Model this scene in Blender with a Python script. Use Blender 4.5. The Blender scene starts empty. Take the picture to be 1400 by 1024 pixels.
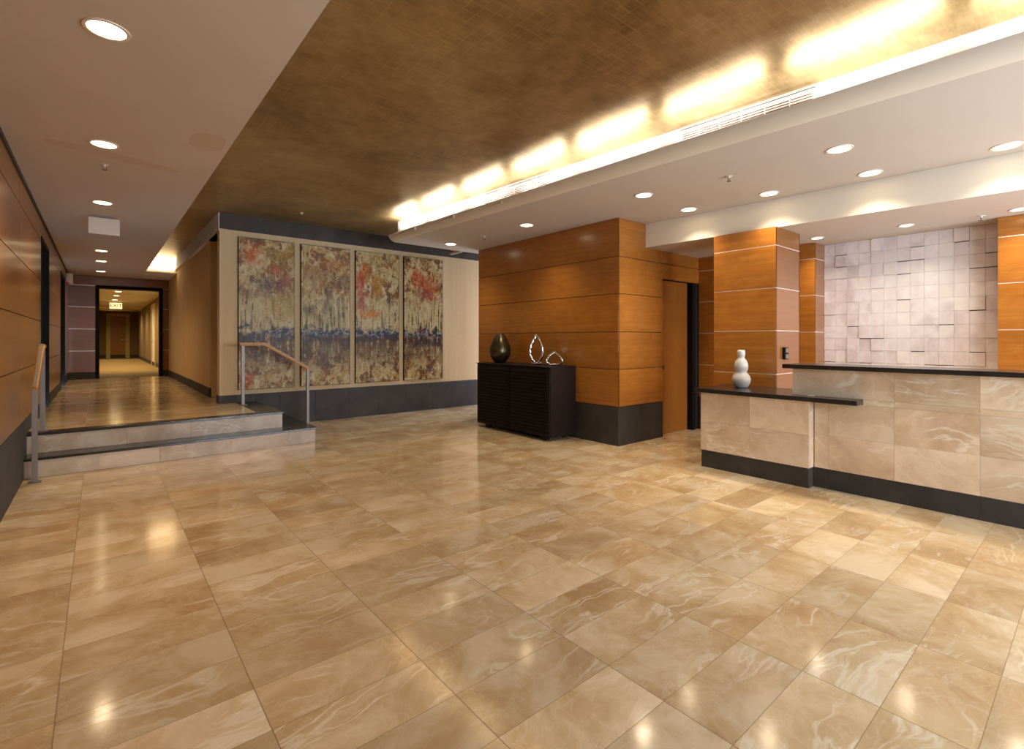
import bpy, bmesh, math, random
from mathutils import Vector, Matrix
C = bpy.context.scene.collection
S = bpy.context.scene
R = math.radians
random.seed(7)

# ------------------------------------------------------------------ camera, sky, exposure
F_PX, CY, YAW, H = 678.0, 464.5, 0.694, 1.45
cam = bpy.data.cameras.new('camera'); cam.sensor_fit = 'HORIZONTAL'; cam.sensor_width = 36.0
cam.lens = F_PX * 36.0 / 1400.0
cam.shift_y = (CY - 512.0) / 1400.0
cam.clip_start = 0.05; cam.clip_end = 300
co = bpy.data.objects.new('camera', cam); C.objects.link(co)
co.location = (0, 0, H); co.rotation_euler = (R(90), 0, -YAW)
S.camera = co
S.view_settings.view_transform = 'Standard'; S.view_settings.look = 'None'
S.view_settings.gamma = 1.0; S.view_settings.use_curve_mapping = False
S.view_settings.exposure = 0.72
try:
    S.cycles.max_bounces = 10; S.cycles.diffuse_bounces = 5; S.cycles.glossy_bounces = 5
    S.cycles.sample_clamp_indirect = 6.0
    S.cycles.caustics_reflective = False; S.cycles.caustics_refractive = False
except Exception: pass
W = bpy.data.worlds.new('overcast_sky'); S.world = W; W.use_nodes = True
bg = W.node_tree.nodes['Background']; bg.inputs[0].default_value = (0.74, 0.84, 1.0, 1); bg.inputs[1].default_value = 5.0

WARM = (1.0, 0.82, 0.60)
SPOT_W, CAN_EMIT, TUBE_EMIT, TUBE_W = 46.0, 9.0, .5, 8.0

# ------------------------------------------------------------------ mesh helpers
def new_bm(): return bmesh.new()
def box(bm, x0, x1, y0, y1, z0, z1, rot=None, piv=None):
    vs = [bm.verts.new((x, y, z)) for z in (z0, z1) for y in (y0, y1) for x in (x0, x1)]
    for f in ((0,2,3,1),(4,5,7,6),(0,1,5,4),(2,6,7,3),(0,4,6,2),(1,3,7,5)):
        bm.faces.new([vs[i] for i in f])
    if rot is not None:
        bmesh.ops.rotate(bm, verts=vs, cent=piv or (0,0,0), matrix=rot)
    return vs
def prism(bm, pts, z0, z1):
    """vertical prism over plan polygon (counter-clockwise)"""
    a = [bm.verts.new((x, y, z0)) for x, y in pts]; b = [bm.verts.new((x, y, z1)) for x, y in pts]
    n = len(pts)
    bm.faces.new(a[::-1]); bm.faces.new(b)
    for i in range(n): bm.faces.new((a[i], a[(i+1)%n], b[(i+1)%n], b[i]))
def lathe(bm, prof, c=(0,0,0), seg=40, cap=True):
    rings = []
    for r, z in prof:
        rings.append([bm.verts.new((c[0]+r*math.cos(2*math.pi*k/seg), c[1]+r*math.sin(2*math.pi*k/seg), c[2]+z)) for k in range(seg)])
    for a, b in zip(rings, rings[1:]):
        for k in range(seg): bm.faces.new((a[k], a[(k+1)%seg], b[(k+1)%seg], b[k]))
    if cap: bm.faces.new(rings[0][::-1]); bm.faces.new(rings[-1])
def sweep(bm, path, sec, side):
    """sweep a rectangular section list of (s, t) along path; s along 'side', t along path normal"""
    rings = []; side = Vector(side).normalized()
    P = [Vector(p) for p in path]
    for i, p in enumerate(P):
        d = ((P[min(i+1, len(P)-1)]-p).normalized() + (p-P[max(i-1, 0)]).normalized())
        d.normalize(); up = side.cross(d).normalized()
        k = 1.0
        if 0 < i < len(P)-1: k = 1/max(.3, (P[i+1]-p).normalized().dot(d))
        rings.append([bm.verts.new(p + side*s + up*t*k) for s, t in sec])
    n = len(sec)
    for a, b in zip(rings, rings[1:]):
        for k in range(n): bm.faces.new((a[k], a[(k+1)%n], b[(k+1)%n], b[k]))
    bm.faces.new(rings[0][::-1]); bm.faces.new(rings[-1])
def obj(name, bm, m, parent=None, bevel=0, smooth=False, loc=None):
    bmesh.ops.recalc_face_normals(bm, faces=bm.faces)
    me = bpy.data.meshes.new(name); bm.to_mesh(me); bm.free()
    if m: me.materials.append(m)
    if smooth:
        for p in me.polygons: p.use_smooth = True
    o = bpy.data.objects.new(name, me); C.objects.link(o)
    if bevel:
        b = o.modifiers.new('bevel', 'BEVEL'); b.width = bevel; b.segments = 2; b.limit_method = 'ANGLE'; b.angle_limit = R(40)
    if parent: o.parent = parent
    if loc: o.location = loc
    return o
def boxobj(name, m, x0, x1, y0, y1, z0, z1, parent=None, bevel=0):
    bm = new_bm(); box(bm, x0, x1, y0, y1, z0, z1)
    return obj(name, bm, m, parent, bevel)
def thing(name, label, cat, loc=(0,0,0), group=None, rz=0):
    o = bpy.data.objects.new(name, None); C.objects.link(o); o.location = loc; o.rotation_euler = (0,0,rz)
    o.empty_display_size = .1
    o['label'] = label; o['category'] = cat
    if group: o['group'] = group
    return o
def tag(o, label, cat, group=None):
    o['label'] = label; o['category'] = cat
    if group: o['group'] = group
    return o
def struct(o): o['kind'] = 'structure'; return o
def copy_tree(o, parent=None):
    c = o.copy(); C.objects.link(c)
    if parent is not None:
        c.parent = parent; c.matrix_parent_inverse = o.matrix_parent_inverse.copy()
    for ch in [x for x in bpy.data.objects if x.parent == o]: copy_tree(ch, c)
    return c

# ------------------------------------------------------------------ material helpers
def lin(c):
    f = lambda v: (v/255/12.92) if v/255 <= .04045 else ((v/255+.055)/1.055)**2.4
    return (f(c[0]), f(c[1]), f(c[2]), 1)
class G:
    def __init__(s, name):
        s.m = bpy.data.materials.new(name); s.m.use_nodes = True; s.t = s.m.node_tree; s.t.nodes.clear()
        s.out = s.t.nodes.new('ShaderNodeOutputMaterial'); s.b = s.t.nodes.new('ShaderNodeBsdfPrincipled')
        s.t.links.new(s.b.outputs[0], s.out.inputs[0])
    def n(s, typ, ins=None, **kw):
        x = s.t.nodes.new('ShaderNode'+typ)
        for k, v in kw.items(): setattr(x, k, v)
        for k, v in (ins or {}).items(): s.put(x.inputs[k], v)
        return x
    def put(s, sock, v):
        if isinstance(v, bpy.types.NodeSocket): s.t.links.new(v, sock)
        elif v is not None:
            if sock.type == 'RGBA' and not hasattr(v, '__len__'): v = (v, v, v, 1)
            if sock.type == 'VALUE' and hasattr(v, '__len__'): v = v[0]
            sock.default_value = v
    def math(s, op, a, b=None, c=None, clamp=False):
        x = s.t.nodes.new('ShaderNodeMath'); x.operation = op; x.use_clamp = clamp
        for i, v in enumerate((a, b, c)):
            if v is not None: s.put(x.inputs[i], v)
        return x.outputs[0]
    def pos(s): return s.n('NewGeometry').outputs['Position']
    def island(s): return s.n('NewGeometry').outputs['Random Per Island']
    def xyz(s, v=None):
        x = s.n('SeparateXYZ'); s.put(x.inputs[0], v if v is not None else s.pos()); return x.outputs[0], x.outputs[1], x.outputs[2]
    def comb(s, a, b, c):
        return s.n('CombineXYZ', {0: a, 1: b, 2: c}).outputs[0]
    def noise(s, vec, scale, detail=4, rough=.5, dist=0, w=None, col=False):
        x = s.n('TexNoise', noise_dimensions='4D' if w is not None else '3D')
        s.put(x.inputs['Vector'], vec); s.put(x.inputs['Scale'], scale); s.put(x.inputs['Detail'], detail)
        s.put(x.inputs['Roughness'], rough); s.put(x.inputs['Distortion'], dist)
        if w is not None: s.put(x.inputs['W'], w)
        return x.outputs['Color' if col else 'Fac']
    def ramp(s, fac, stops, interp='LINEAR'):
        x = s.n('ValToRGB'); cr = x.color_ramp; cr.interpolation = interp
        while len(cr.elements) < len(stops): cr.elements.new(.5)
        for e, (p, c) in zip(cr.elements, stops):
            e.position = p; e.color = c if hasattr(c, '__len__') else (c, c, c, 1)
        s.put(x.inputs[0], fac); return x.outputs[0]
    def mix(s, fac, a, b, mode='MIX'):
        x = s.n('Mix', data_type='RGBA', blend_type=mode); x.clamp_factor = True
        s.put(x.inputs[0], fac); s.put(x.inputs[6], a); s.put(x.inputs[7], b); return x.outputs[2]
    def bump(s, h, strength=.2, dist=.01):
        x = s.n('Bump', {'Height': h, 'Strength': strength, 'Distance': dist}); s.put(s.b.inputs['Normal'], x.outputs[0])
    def set(s, **kw):
        for k, v in kw.items(): s.put(s.b.inputs[k.replace('_', ' ')], v)
        return s.m
def plain(name, c, rough=.5, metal=0, **kw):
    g = G(name); g.set(Base_Color=lin(c), Roughness=rough, Metallic=metal, **kw); return g.m
def emis(name, c, st):
    g = G(name); g.set(Base_Color=(0,0,0,1), Emission_Color=c, Emission_Strength=st); return g.m

# --- stone: beige marble with pale veins. base = colour graph shared by floor and cladding
def marble(g, vec, rnd, light, mid, dark, vein, w):
    warp = g.noise(vec, 1.3, 3, .55, 0, w, col=True)
    v2 = g.n('MixRGB', {0: .35, 1: vec, 2: warp}).outputs[0]
    cloud = g.noise(v2, 2.6, 7, .66, .5, w)
    base = g.ramp(cloud, [(.36, lin(dark)), (.49, lin(mid)), (.60, lin(light))])
    st = g.n('Mapping', {'Vector': v2, 'Rotation': (0, 0, .5), 'Scale': (.8, 3.2, 1.5)}).outputs[0]
    rid = g.math('ABSOLUTE', g.math('SUBTRACT', g.noise(st, 1.5, 5, .55, 1.1, w), .5))
    vm = g.ramp(rid, [(0, .75), (.010, .45), (.026, 0)])
    gate = g.ramp(g.noise(vec, 1.9, 2, .5, 0, w), [(.46, 0), (.58, 1)])
    vmask = g.math('MULTIPLY', vm, gate)
    rid2 = g.math('ABSOLUTE', g.math('SUBTRACT', g.noise(v2, 4.5, 6, .6, 1.5, w), .5))
    vm2 = g.ramp(rid2, [(0, .22), (.012, 0)])
    patch = g.ramp(g.noise(st, 1.2, 6, .65, 1.8, w), [(.58, 0), (.72, .45), (.8, .6)])
    c = g.mix(vmask, base, lin(vein)); c = g.mix(vm2, c, lin(vein)); c = g.mix(patch, c, lin(vein))
    val = g.math('ADD', g.math('MULTIPLY', rnd, .24), .88)
    return g.n('HueSaturation', {'Color': c, 'Value': val}).outputs[0]

def mat_floor(name, x0, a, y0, b):
    g = G(name); X, Y, Z = g.xyz()
    u = g.math('DIVIDE', g.math('SUBTRACT', X, x0), a); v = g.math('DIVIDE', g.math('SUBTRACT', Y, y0), b)
    iu, iv = g.math('FLOOR', u), g.math('FLOOR', v); fu, fv = g.math('FRACT', u), g.math('FRACT', v)
    wn = g.n('TexWhiteNoise', {0: g.comb(iu, iv, 3.3)}, noise_dimensions='3D'); rnd = wn.outputs[0]
    c = marble(g, g.pos(), rnd, (230,209,172), (212,184,140), (192,158,112), (242,230,206), g.math('MULTIPLY', rnd, 37.0))
    du = g.math('MULTIPLY', g.math('MINIMUM', fu, g.math('SUBTRACT', 1, fu)), a)
    dv = g.math('MULTIPLY', g.math('MINIMUM', fv, g.math('SUBTRACT', 1, fv)), b)
    j = g.math('MAXIMUM', g.math('LESS_THAN', du, .0022), g.math('LESS_THAN', dv, .0014))
    c = g.mix(g.math('MULTIPLY', j, .75), c, lin((120,88,55)))
    g.bump(g.math('ADD', g.math('MULTIPLY', g.math('SUBTRACT', 1, j), 1.0), g.math('MULTIPLY', g.noise(g.pos(), 3.0, 2), .6)), .12, .003)
    ro = g.math('ADD', g.math('MULTIPLY', g.noise(g.pos(), 6, 3), .06), .09)
    ro = g.math('ADD', ro, g.math('MULTIPLY', j, .4))
    return g.set(Base_Color=c, Roughness=ro, IOR=1.5)
def mat_marble_tile(name, light, mid, dark, vein, rough=.3):
    g = G(name); X, Y, Z = g.xyz(); r = g.island()
    c = marble(g, g.comb(g.math('ADD', X, Y), Z, 0.0), r, light, mid, dark, vein, g.math('MULTIPLY', r, 53.0))
    return g.set(Base_Color=c, Roughness=rough)
def mat_wood(name, cols, vertical=False, rough=.28, bright=1.0, coat=.3, along=.6):
    g = G(name); X, Y, Z = g.xyz(); r = g.island()
    al = g.math('ADD', X, Y)
    vec = g.comb(g.math('MULTIPLY', al, 30), g.math('MULTIPLY', Z, .6), 0.) if vertical else g.comb(g.math('MULTIPLY', al, along), g.math('MULTIPLY', Z, 26), 0.)
    w = g.math('MULTIPLY', r, 91.0)
    n1 = g.noise(vec, 1.0, 5, .6, .2, w); n2 = g.noise(vec, 5.0, 3, .7, 0, w)
    n3 = g.noise(g.comb(g.math('MULTIPLY', al, along*2), g.math('MULTIPLY', Z, 3), 0.), 2.0, 5, .6, 1.5, w)
    f = g.math('ADD', g.math('ADD', g.math('MULTIPLY', n1, .40), g.math('MULTIPLY', n2, .25)), g.math('MULTIPLY', n3, .40))
    c = g.ramp(f, [(.30, lin(cols[0])), (.52, lin(cols[1])), (.74, lin(cols[2]))])
    val = g.math('MULTIPLY', g.math('ADD', g.math('MULTIPLY', r, .18), .92), bright)
    c = g.n('HueSaturation', {'Color': c, 'Value': val}).outputs[0]
    return g.set(Base_Color=c, Roughness=rough, Coat_Weight=coat, Coat_Roughness=.18)
def mat_slate(name, c0=(40,37,34), c1=(62,58,54), rough=.68):
    g = G(name); r = g.island(); w = g.math('MULTIPLY', r, 31.)
    n = g.noise(g.pos(), 3.0, 7, .65, .4, w)
    c = g.ramp(n, [(.35, lin(c0)), (.65, lin(c1))])
    c = g.n('HueSaturation', {'Color': c, 'Value': g.math('ADD', g.math('MULTIPLY', r, .2), .9)}).outputs[0]
    g.bump(n, .15, .004)
    return g.set(Base_Color=c, Roughness=rough)
def mat_fabric(name, c0, c1, vertical=True):
    g = G(name); X, Y, Z = g.xyz(); al = g.math('ADD', X, Y)
    a = g.noise(g.comb(g.math('MULTIPLY', al, 160), g.math('MULTIPLY', Z, 12), 0.), 1, 3)
    b = g.noise(g.comb(g.math('MULTIPLY', al, 12), g.math('MULTIPLY', Z, 260), 0.), 1, 3)
    st = g.noise(g.comb(g.math('MULTIPLY', al, 14 if vertical else 1), g.math('MULTIPLY', Z, .3), 0.), 1, 2)
    f = g.math('ADD', g.math('MULTIPLY', g.math('ADD', a, b), .35), g.math('MULTIPLY', st, .3))
    g.bump(g.math('ADD', a, b), .15, .002)
    return g.set(Base_Color=g.ramp(f, [(.35, lin(c0)), (.65, lin(c1))]), Roughness=.9)
def mat_plaster(name, c, stains=()):
    g = G(name); n = g.noise(g.pos(), .8, 4, .5)
    col = g.ramp(n, [(.3, lin([v*.97 for v in c])), (.7, lin(c))])
    X, Y, Z = g.xyz()
    for (cx, cy, rx, ry, an) in stains:                      # old repair patches in the paint
        dx, dy = g.math('SUBTRACT', X, cx), g.math('SUBTRACT', Y, cy)
        a = g.math('ADD', g.math('MULTIPLY', dx, math.cos(an)), g.math('MULTIPLY', dy, math.sin(an)))
        b = g.math('SUBTRACT', g.math('MULTIPLY', dy, math.cos(an)), g.math('MULTIPLY', dx, math.sin(an)))
        d = g.math('ADD', g.math('POWER', g.math('ABSOLUTE', g.math('DIVIDE', a, rx)), 2.6), g.math('POWER', g.math('ABSOLUTE', g.math('DIVIDE', b, ry)), 2.6))
        d = g.math('ADD', d, g.math('MULTIPLY', g.math('SUBTRACT', g.noise(g.pos(), 5, 3), .5), .5))
        col = g.mix(g.ramp(d, [(.7, .5), (.9, .75), (1.0, 0)]), col, lin([v*k for v, k in zip(c, (.93, .885, .81))]))
    g.bump(g.noise(g.pos(), 60, 3), .03, .002)
    return g.set(Base_Color=col, Roughness=.75)
def mat_gold():
    g = G('gold_leaf_ceiling'); X, Y, Z = g.xyz()
    q = .09
    u = g.math('DIVIDE', X, q); v = g.math('DIVIDE', Y, q)
    wn = g.n('TexWhiteNoise', {0: g.comb(g.math('FLOOR', u), g.math('FLOOR', v), 0.)}, noise_dimensions='3D').outputs[0]
    big = g.noise(g.pos(), .7, 5, .6, .4); mid = g.noise(g.pos(), 5, 5, .65)
    fine = g.noise(g.comb(g.math('MULTIPLY', X, 2.), g.math('MULTIPLY', Y, 12.), 0.), 3, 4, .7)
    f = g.math('ADD', g.math('ADD', g.math('MULTIPLY', big, .5), g.math('MULTIPLY', mid, .25)), g.math('ADD', g.math('MULTIPLY', fine, .2), g.math('MULTIPLY', wn, .03)))
    c = g.ramp(f, [(.34, lin((128,106,74))), (.48, lin((174,148,104))), (.64, lin((208,184,140)))])
    fu, fv = g.math('FRACT', u), g.math('FRACT', v)
    e = g.math('MINIMUM', g.math('MINIMUM', fu, g.math('SUBTRACT', 1, fu)), g.math('MINIMUM', fv, g.math('SUBTRACT', 1, fv)))
    ln = g.math('MULTIPLY', g.math('LESS_THAN', e, .035), g.ramp(g.noise(g.pos(), 2.3, 3), [(.42, 0), (.6, .3)]))
    c = g.mix(ln, c, lin((226,196,140)))
    g.bump(g.math('ADD', g.math('MULTIPLY', mid, .6), g.math('MULTIPLY', wn, .1)), .08, .004)
    return g.set(Base_Color=c, Metallic=.85, Roughness=g.math('ADD', g.math('MULTIPLY', fine, .2), .30))
def mat_silver():
    g = G('silver_leaf'); X, Y, Z = g.xyz(); r = g.island()
    n = g.noise(g.pos(), 4.0, 6, .65, .5, g.math('MULTIPLY', r, 3.))
    n2 = g.noise(g.comb(Y, g.math('MULTIPLY', Z, .45), X), 1.6, 4, .6, .3)
    f = g.math('ADD', g.math('MULTIPLY', n, .5), g.math('MULTIPLY', n2, .5))
    c = g.ramp(f, [(.36, lin((206,200,208))), (.5, lin((234,234,242))), (.62, lin((246,248,254)))])
    g.bump(n, .03, .003)
    return g.set(Base_Color=c, Metallic=.30, Roughness=g.math('ADD', g.math('MULTIPLY', n, .15), .36))
def mat_painting(name, seed, blobs, z0, z1, y_hor):
    """abstract canvas: ochre and cream ground, coloured patches, drips, a dark blue horizon band"""
    g = G(name); X, Y, Z = g.xyz(); P = g.pos()
    zz = g.math('DIVIDE', g.math('SUBTRACT', Z, z0), z1-z0)
    wc = g.noise(P, 3.0, 5, .65, .5, seed, col=True)
    ws = g.n('SeparateColor', {0: wc}); wx, wz = ws.outputs[0], ws.outputs[1]
    Xw = g.math('ADD', X, g.math('MULTIPLY', g.math('SUBTRACT', wx, .5), .9)); Zw = g.math('ADD', Z, g.math('MULTIPLY', g.math('SUBTRACT', wz, .5), .9))
    def wide(n, k=2.6): return g.math('ADD', g.math('MULTIPLY', g.math('SUBTRACT', n, .5), k), .5, clamp=True)
    n0 = wide(g.noise(g.comb(g.math('MULTIPLY', Xw, 1.0), g.math('MULTIPLY', Zw, 1.3), 0.), 2.2, 3, .6, .2, seed+1))
    n1 = wide(g.noise(g.comb(g.math('MULTIPLY', X, 1.9), Z, 0.), 5.5, 8, .72, .35, seed+1.7), 2.9)
    n2 = wide(g.noise(P, 22, 6, .75, .3, seed+2), 2.6)
    c = g.ramp(n0, [(.10, lin((104,82,60))), (.28, lin((166,124,70))), (.40, lin((190,164,108))), (.52, lin((202,186,142))), (.63, lin((156,110,50))), (.76, lin((110,70,36))), (.95, lin((112,100,84)))])
    c = g.mix(g.ramp(n1, [(.60, 0), (.74, .85)]), c, lin((222,208,170)))
    c = g.mix(g.ramp(n1, [(.20, .9), (.36, 0)]), c, lin((66,46,30)))
    # vertical drips in the middle
    dr = wide(g.noise(g.comb(g.math('MULTIPLY', X, 21), g.math('MULTIPLY', Zw, 2.0), 0.), 1.0, 6, .68, .2, seed+3), 2.7)
    midm = g.ramp(zz, [(.34, 0), (.38, 1), (.58, .9), (.68, 0)])
    cream = g.ramp(dr, [(.12, lin((18,22,26))), (.27, lin((96,92,66))), (.36, lin((200,188,142))), (.66, lin((214,202,158))), (.78, lin((150,108,52))), (.92, lin((44,30,20)))])
    c = g.mix(g.math('MULTIPLY', midm, .85), c, cream)
    # coloured blobs: x, z fraction, rx, rz, colour, amount
    for (bx, bz, rx, rz, col, am) in blobs:
        dx = g.math('DIVIDE', g.math('SUBTRACT', g.math('ADD', X, g.math('MULTIPLY', g.math('SUBTRACT', Xw, X), .35)), bx), rx*1.5)
        dz = g.math('DIVIDE', g.math('SUBTRACT', g.math('ADD', Z, g.math('MULTIPLY', g.math('SUBTRACT', Zw, Z), .35)), z0+bz*(z1-z0)), rz*1.5)
        d = g.math('SQRT', g.math('ADD', g.math('MULTIPLY', dx, dx), g.math('MULTIPLY', dz, dz)))
        m = g.ramp(g.math('ADD', d, g.math('MULTIPLY', g.math('SUBTRACT', n1, .5), .9)), [(.40, am*.82), (.95, 0)])
        c = g.mix(m, c, lin(col))
    c = g.mix(g.ramp(n2, [(.66, 0), (.80, .55)]), c, lin((226,212,176)))
    c = g.mix(g.ramp(n2, [(.18, .7), (.34, 0)]), c, lin((40,32,26)))
    gn2 = n2
    c = g.n('HueSaturation', {'Color': c, 'Value': .84, 'Saturation': 1.06}).outputs[0]
    # dark horizon with blue
    hz = g.math('ABSOLUTE', g.math('SUBTRACT', g.math('ADD', zz, g.math('MULTIPLY', g.math('SUBTRACT', g.noise(P, 5.5, 7, .7, .8, seed+5), .5), .34)), y_hor))
    hm = g.ramp(hz, [(0, 1), (.026, .95), (.060, 0)])
    hcol = g.ramp(wide(g.noise(P, 9, 6, .7, .4, seed+6)), [(.30, lin((8,10,20))), (.5, lin((16,26,60))), (.56, lin((36,66,110))), (.62, lin((190,190,180))), (.7, lin((70,30,14)))])
    c = g.mix(hm, c, hcol)
    # dark reflections below the horizon
    bl = g.ramp(zz, [(.08, 0), (.2, .6), (.335, 1), (.38, 0)])
    bd = g.ramp(g.noise(g.comb(g.math('MULTIPLY', X, 16), g.math('MULTIPLY', Zw, 1.6), 0.), 1, 6, .7, .3, seed+8), [(.51, 1), (.60, 0)])
    c = g.mix(g.math('MULTIPLY', bl, bd), c, g.ramp(gn2, [(.4, lin((20,22,28))), (.55, lin((74,42,20)))]))
    g.bump(g.math('ADD', gn2, dr), .3, .006)
    return g.set(Base_Color=c, Roughness=.38, Specular_IOR_Level=.3)

M = {}
M['floor'] = mat_floor('polished_beige_marble', -.130, .6241, .2932, .2821)
M['stone'] = mat_marble_tile('beige_marble_cladding', (232,214,190), (216,194,166), (198,172,142), (240,232,216))
M['riser'] = mat_marble_tile('pale_marble_riser', (206,190,170), (188,168,144), (168,144,118), (222,210,190))
WC = ((128,76,26), (160,101,38), (184,126,54))
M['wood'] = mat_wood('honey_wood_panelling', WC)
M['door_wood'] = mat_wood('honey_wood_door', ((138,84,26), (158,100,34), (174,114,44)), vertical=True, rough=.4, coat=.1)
M['wood_shaded'] = mat_wood('shaded_honey_wood_panelling', ((112,66,20), (128,78,26), (142,90,34)), along=.12)  # same wood as the honey panelling, weaker light put into darker colours
M['slate'] = mat_slate('charcoal_slate')
M['slab'] = mat_slate('black_granite', (30,28,27), (48,45,43), .22)
M['fabric'] = mat_fabric('beige_linen_wallcovering', (204,182,142), (224,204,166))
M['fabric_side'] = mat_fabric('ribbed_gold_wallcovering', (206,172,112), (226,194,138))
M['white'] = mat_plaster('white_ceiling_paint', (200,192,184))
M['white_left'] = mat_plaster('white_ceiling_paint_patched', (212,203,195), ((.12, 5.78, .50, .10, .25), (.70, 4.86, .13, .22, 0)))
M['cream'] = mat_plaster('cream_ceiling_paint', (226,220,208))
M['gold'] = mat_gold(); M['silver'] = mat_silver()
M['steel'] = plain('brushed_steel', (128,120,112), .5, .6)
M['chrome'] = plain('polished_chrome', (226,224,222), .12, 1)
M['reveal'] = plain('bright_metal_reveal', (232,228,226), .5, .5)
M['groove'] = plain('dark_groove', (22,12,6), .9)
M['black'] = plain('black_painted_frame', (16,14,13), .6, 0, Specular_IOR_Level=.15)
M['rail'] = mat_wood('handrail_wood', ((164,104,36), (196,134,54), (214,154,74)), rough=.5, coat=0)
M['cab'] = mat_wood('espresso_wood', ((18,11,8), (26,16,12), (33,21,15)), rough=.5, coat=0)
M['cab'].node_tree.nodes['Principled BSDF'].inputs['Specular IOR Level'].default_value = .25
M['bronze'] = plain('dark_bronze_glaze', (84,74,52), .27, .75)
M['ceramic'] = plain('white_ceramic', (196,194,190), .35)
M['plastic'] = plain('white_plastic', (222,214,206), .5)
M['trimring'] = plain('downlight_trim', (232,220,200), .4)
M['lens'] = emis('warm_downlight_lens', (1, .80, .50, 1), CAN_EMIT)
M['tube'] = emis('warm_tube', (1, .86, .62, 1), TUBE_EMIT)
M['carpet'] = mat_fabric('olive_carpet', (122,98,46), (142,116,60))
M['corr'] = mat_fabric('taupe_corridor_wall', (116,94,56), (136,112,70))
M['corrtrim'] = plain('cream_door_trim', (190,170,104), .5)
M['exitlit'] = emis('lit_exit_face', (1, .78, .30, 1), 1.3)
M['red'] = plain('red_lettering', (196,40,30), .5)
g = G('window_glass'); g.set(Base_Color=(1,1,1,1), Roughness=0.0, Transmission_Weight=1.0, IOR=1.02); M['glass'] = g.m
M['paving'] = plain('grey_paving', (150,148,145), .9)

# ------------------------------------------------------------------ key dimensions (metres, X right, Y down the corridor)
XL, XP, YP, XE, YE, YE2 = -.607, 1.464, 9.02, 5.43, 4.263, 7.497
ZC, ZI, ZG, ZPL, ZT = 3.116, 2.779, 3.475, .435, .212
YD, XW, YB, XS = 16.9, 7.5, -2.6, .87
SX1, SX2, SY1, SY2 = 2.359, 1.99, 7.2, 7.47
YN = 9.2; YJ = 10.1; XPC = 1.50
lipX = lambda y: 3.76 + (7.8-y)*.043
flatX = lambda y: 3.90 + (7.8-y)*.048
fasX = lambda y: 3.94 + (7.8-y)*.066

# ------------------------------------------------------------------ floors and steps
struct(boxobj('floor', M['floor'], -.8, 8.4, YB-.2, 9.3, -.2, 0))
fl = boxobj('floor_platform', M['floor'], XL, SX2-.30, SY2+.14, YD+.05, .001, ZPL); struct(fl)
bm = new_bm(); prism(bm, [(XL, SY2+.02), (SX2-.02, SY2+.02), (SX2-.02, YP), (SX2-.305, YP), (SX2-.305, SY2+.145), (XL, SY2+.145)][::1], .001, ZPL-.03)
prism(bm, [(XL, SY1+.02), (SX1-.02, SY1+.02), (SX1-.02, YP), (SX2-.025, YP), (SX2-.025, SY2+.025), (XL, SY2+.025)], .001, ZT-.03)
st = struct(obj('floor_steps', bm, M['riser']))
# riser facing tiles
bm = new_bm()
for (ys, xe, za, zb, cuts) in ((SY1, SX1, .002, ZT-.03, (.0, .55, 1.3, 1.99)), (SY2, SX2, ZT+.001, ZPL-.03, (.25, .9, 1.5))):
    cs = [XL+.002] + list(cuts) + [xe]
    for a, b in zip(cs, cs[1:]): box(bm, a+.001, b-.001, ys, ys+.018, za, zb)
    box(bm, xe-.018, xe, ys+.02, ys+.9, za, zb); box(bm, xe-.018, xe, ys+.902, YP-.002, za, zb)
obj('riser_tiles', bm, M['riser'], st)
bm = new_bm()
prism(bm, [(XL+.002, SY1-.02), (SX1+.015, SY1-.02), (SX1+.015, YP-.003), (SX2-.015, YP-.003), (SX2-.015, SY2+.02), (XL+.002, SY2+.02)], ZT-.03, ZT)
obj('tread_slab', bm, M['slab'], st, .004)
bm = new_bm()
prism(bm, [(XL+.002, SY2-.02), (SX2+.015, SY2-.02), (SX2+.015, YP-.003), (SX2-.30, YP-.003), (SX2-.30, SY2+.14), (XL+.002, SY2+.14)], ZPL-.03, ZPL+.002)
obj('tread_slab', bm, M['slab'], st, .004)

# ------------------------------------------------------------------ panelled walls
def panels(name, parent, axis, plane, a0, a1, zs, mat, out, cuts=(), reveal=None, gap=.008, t=.02):
    """panels on plane (axis 'x' or 'y'); 'out' is the sign of the outward normal; zs joint heights, cuts vertical joints"""
    cs = [a0] + list(cuts) + [a1]
    bm = new_bm(); rv = new_bm(); nrv = 0
    for z0, z1 in zip(zs, zs[1:]):
        for c0, c1 in zip(cs, cs[1:]):
            lo, hi = (plane, plane+out*t) if out > 0 else (plane+out*t, plane)
            g0 = gap/2
            if axis == 'x': box(bm, lo, hi, c0+(g0*.5 if c0 != a0 else 0), c1-(g0*.5 if c1 != a1 else 0), z0+g0, z1-g0)
            else: box(bm, c0+(g0*.5 if c0 != a0 else 0), c1-(g0*.5 if c1 != a1 else 0), lo, hi, z0+g0, z1-g0)
    for z in zs[1:-1]:
        k = .9 if reveal else .15
        lo, hi = sorted((plane, plane+out*t*k))
        if axis == 'x': box(rv, lo, hi, a0, a1, z-gap/2, z+gap/2)
        else: box(rv, a0, a1, lo, hi, z-gap/2, z+gap/2)
    o = obj(name, bm, mat, parent, .0015)
    obj('reveal_strip', rv, M['reveal'] if reveal else M['groove'], parent)
    return o
def slate_row(parent, axis, plane, a0, a1, z0, z1, out, step=.6, t=.024, mat=None, name='slate_base'):
    bm = new_bm(); n = max(1, round((a1-a0)/step)); lo, hi = sorted((plane, plane+out*t))
    for i in range(n):
        p, q = a0+(a1-a0)*i/n, a0+(a1-a0)*(i+1)/n
        if axis == 'x': box(bm, lo, hi, p+.001, q-.001, z0, z1)
        else: box(bm, p+.001, q-.001, lo, hi, z0, z1)
    return obj(name, bm, mat or M['slate'], parent, .001)

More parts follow.
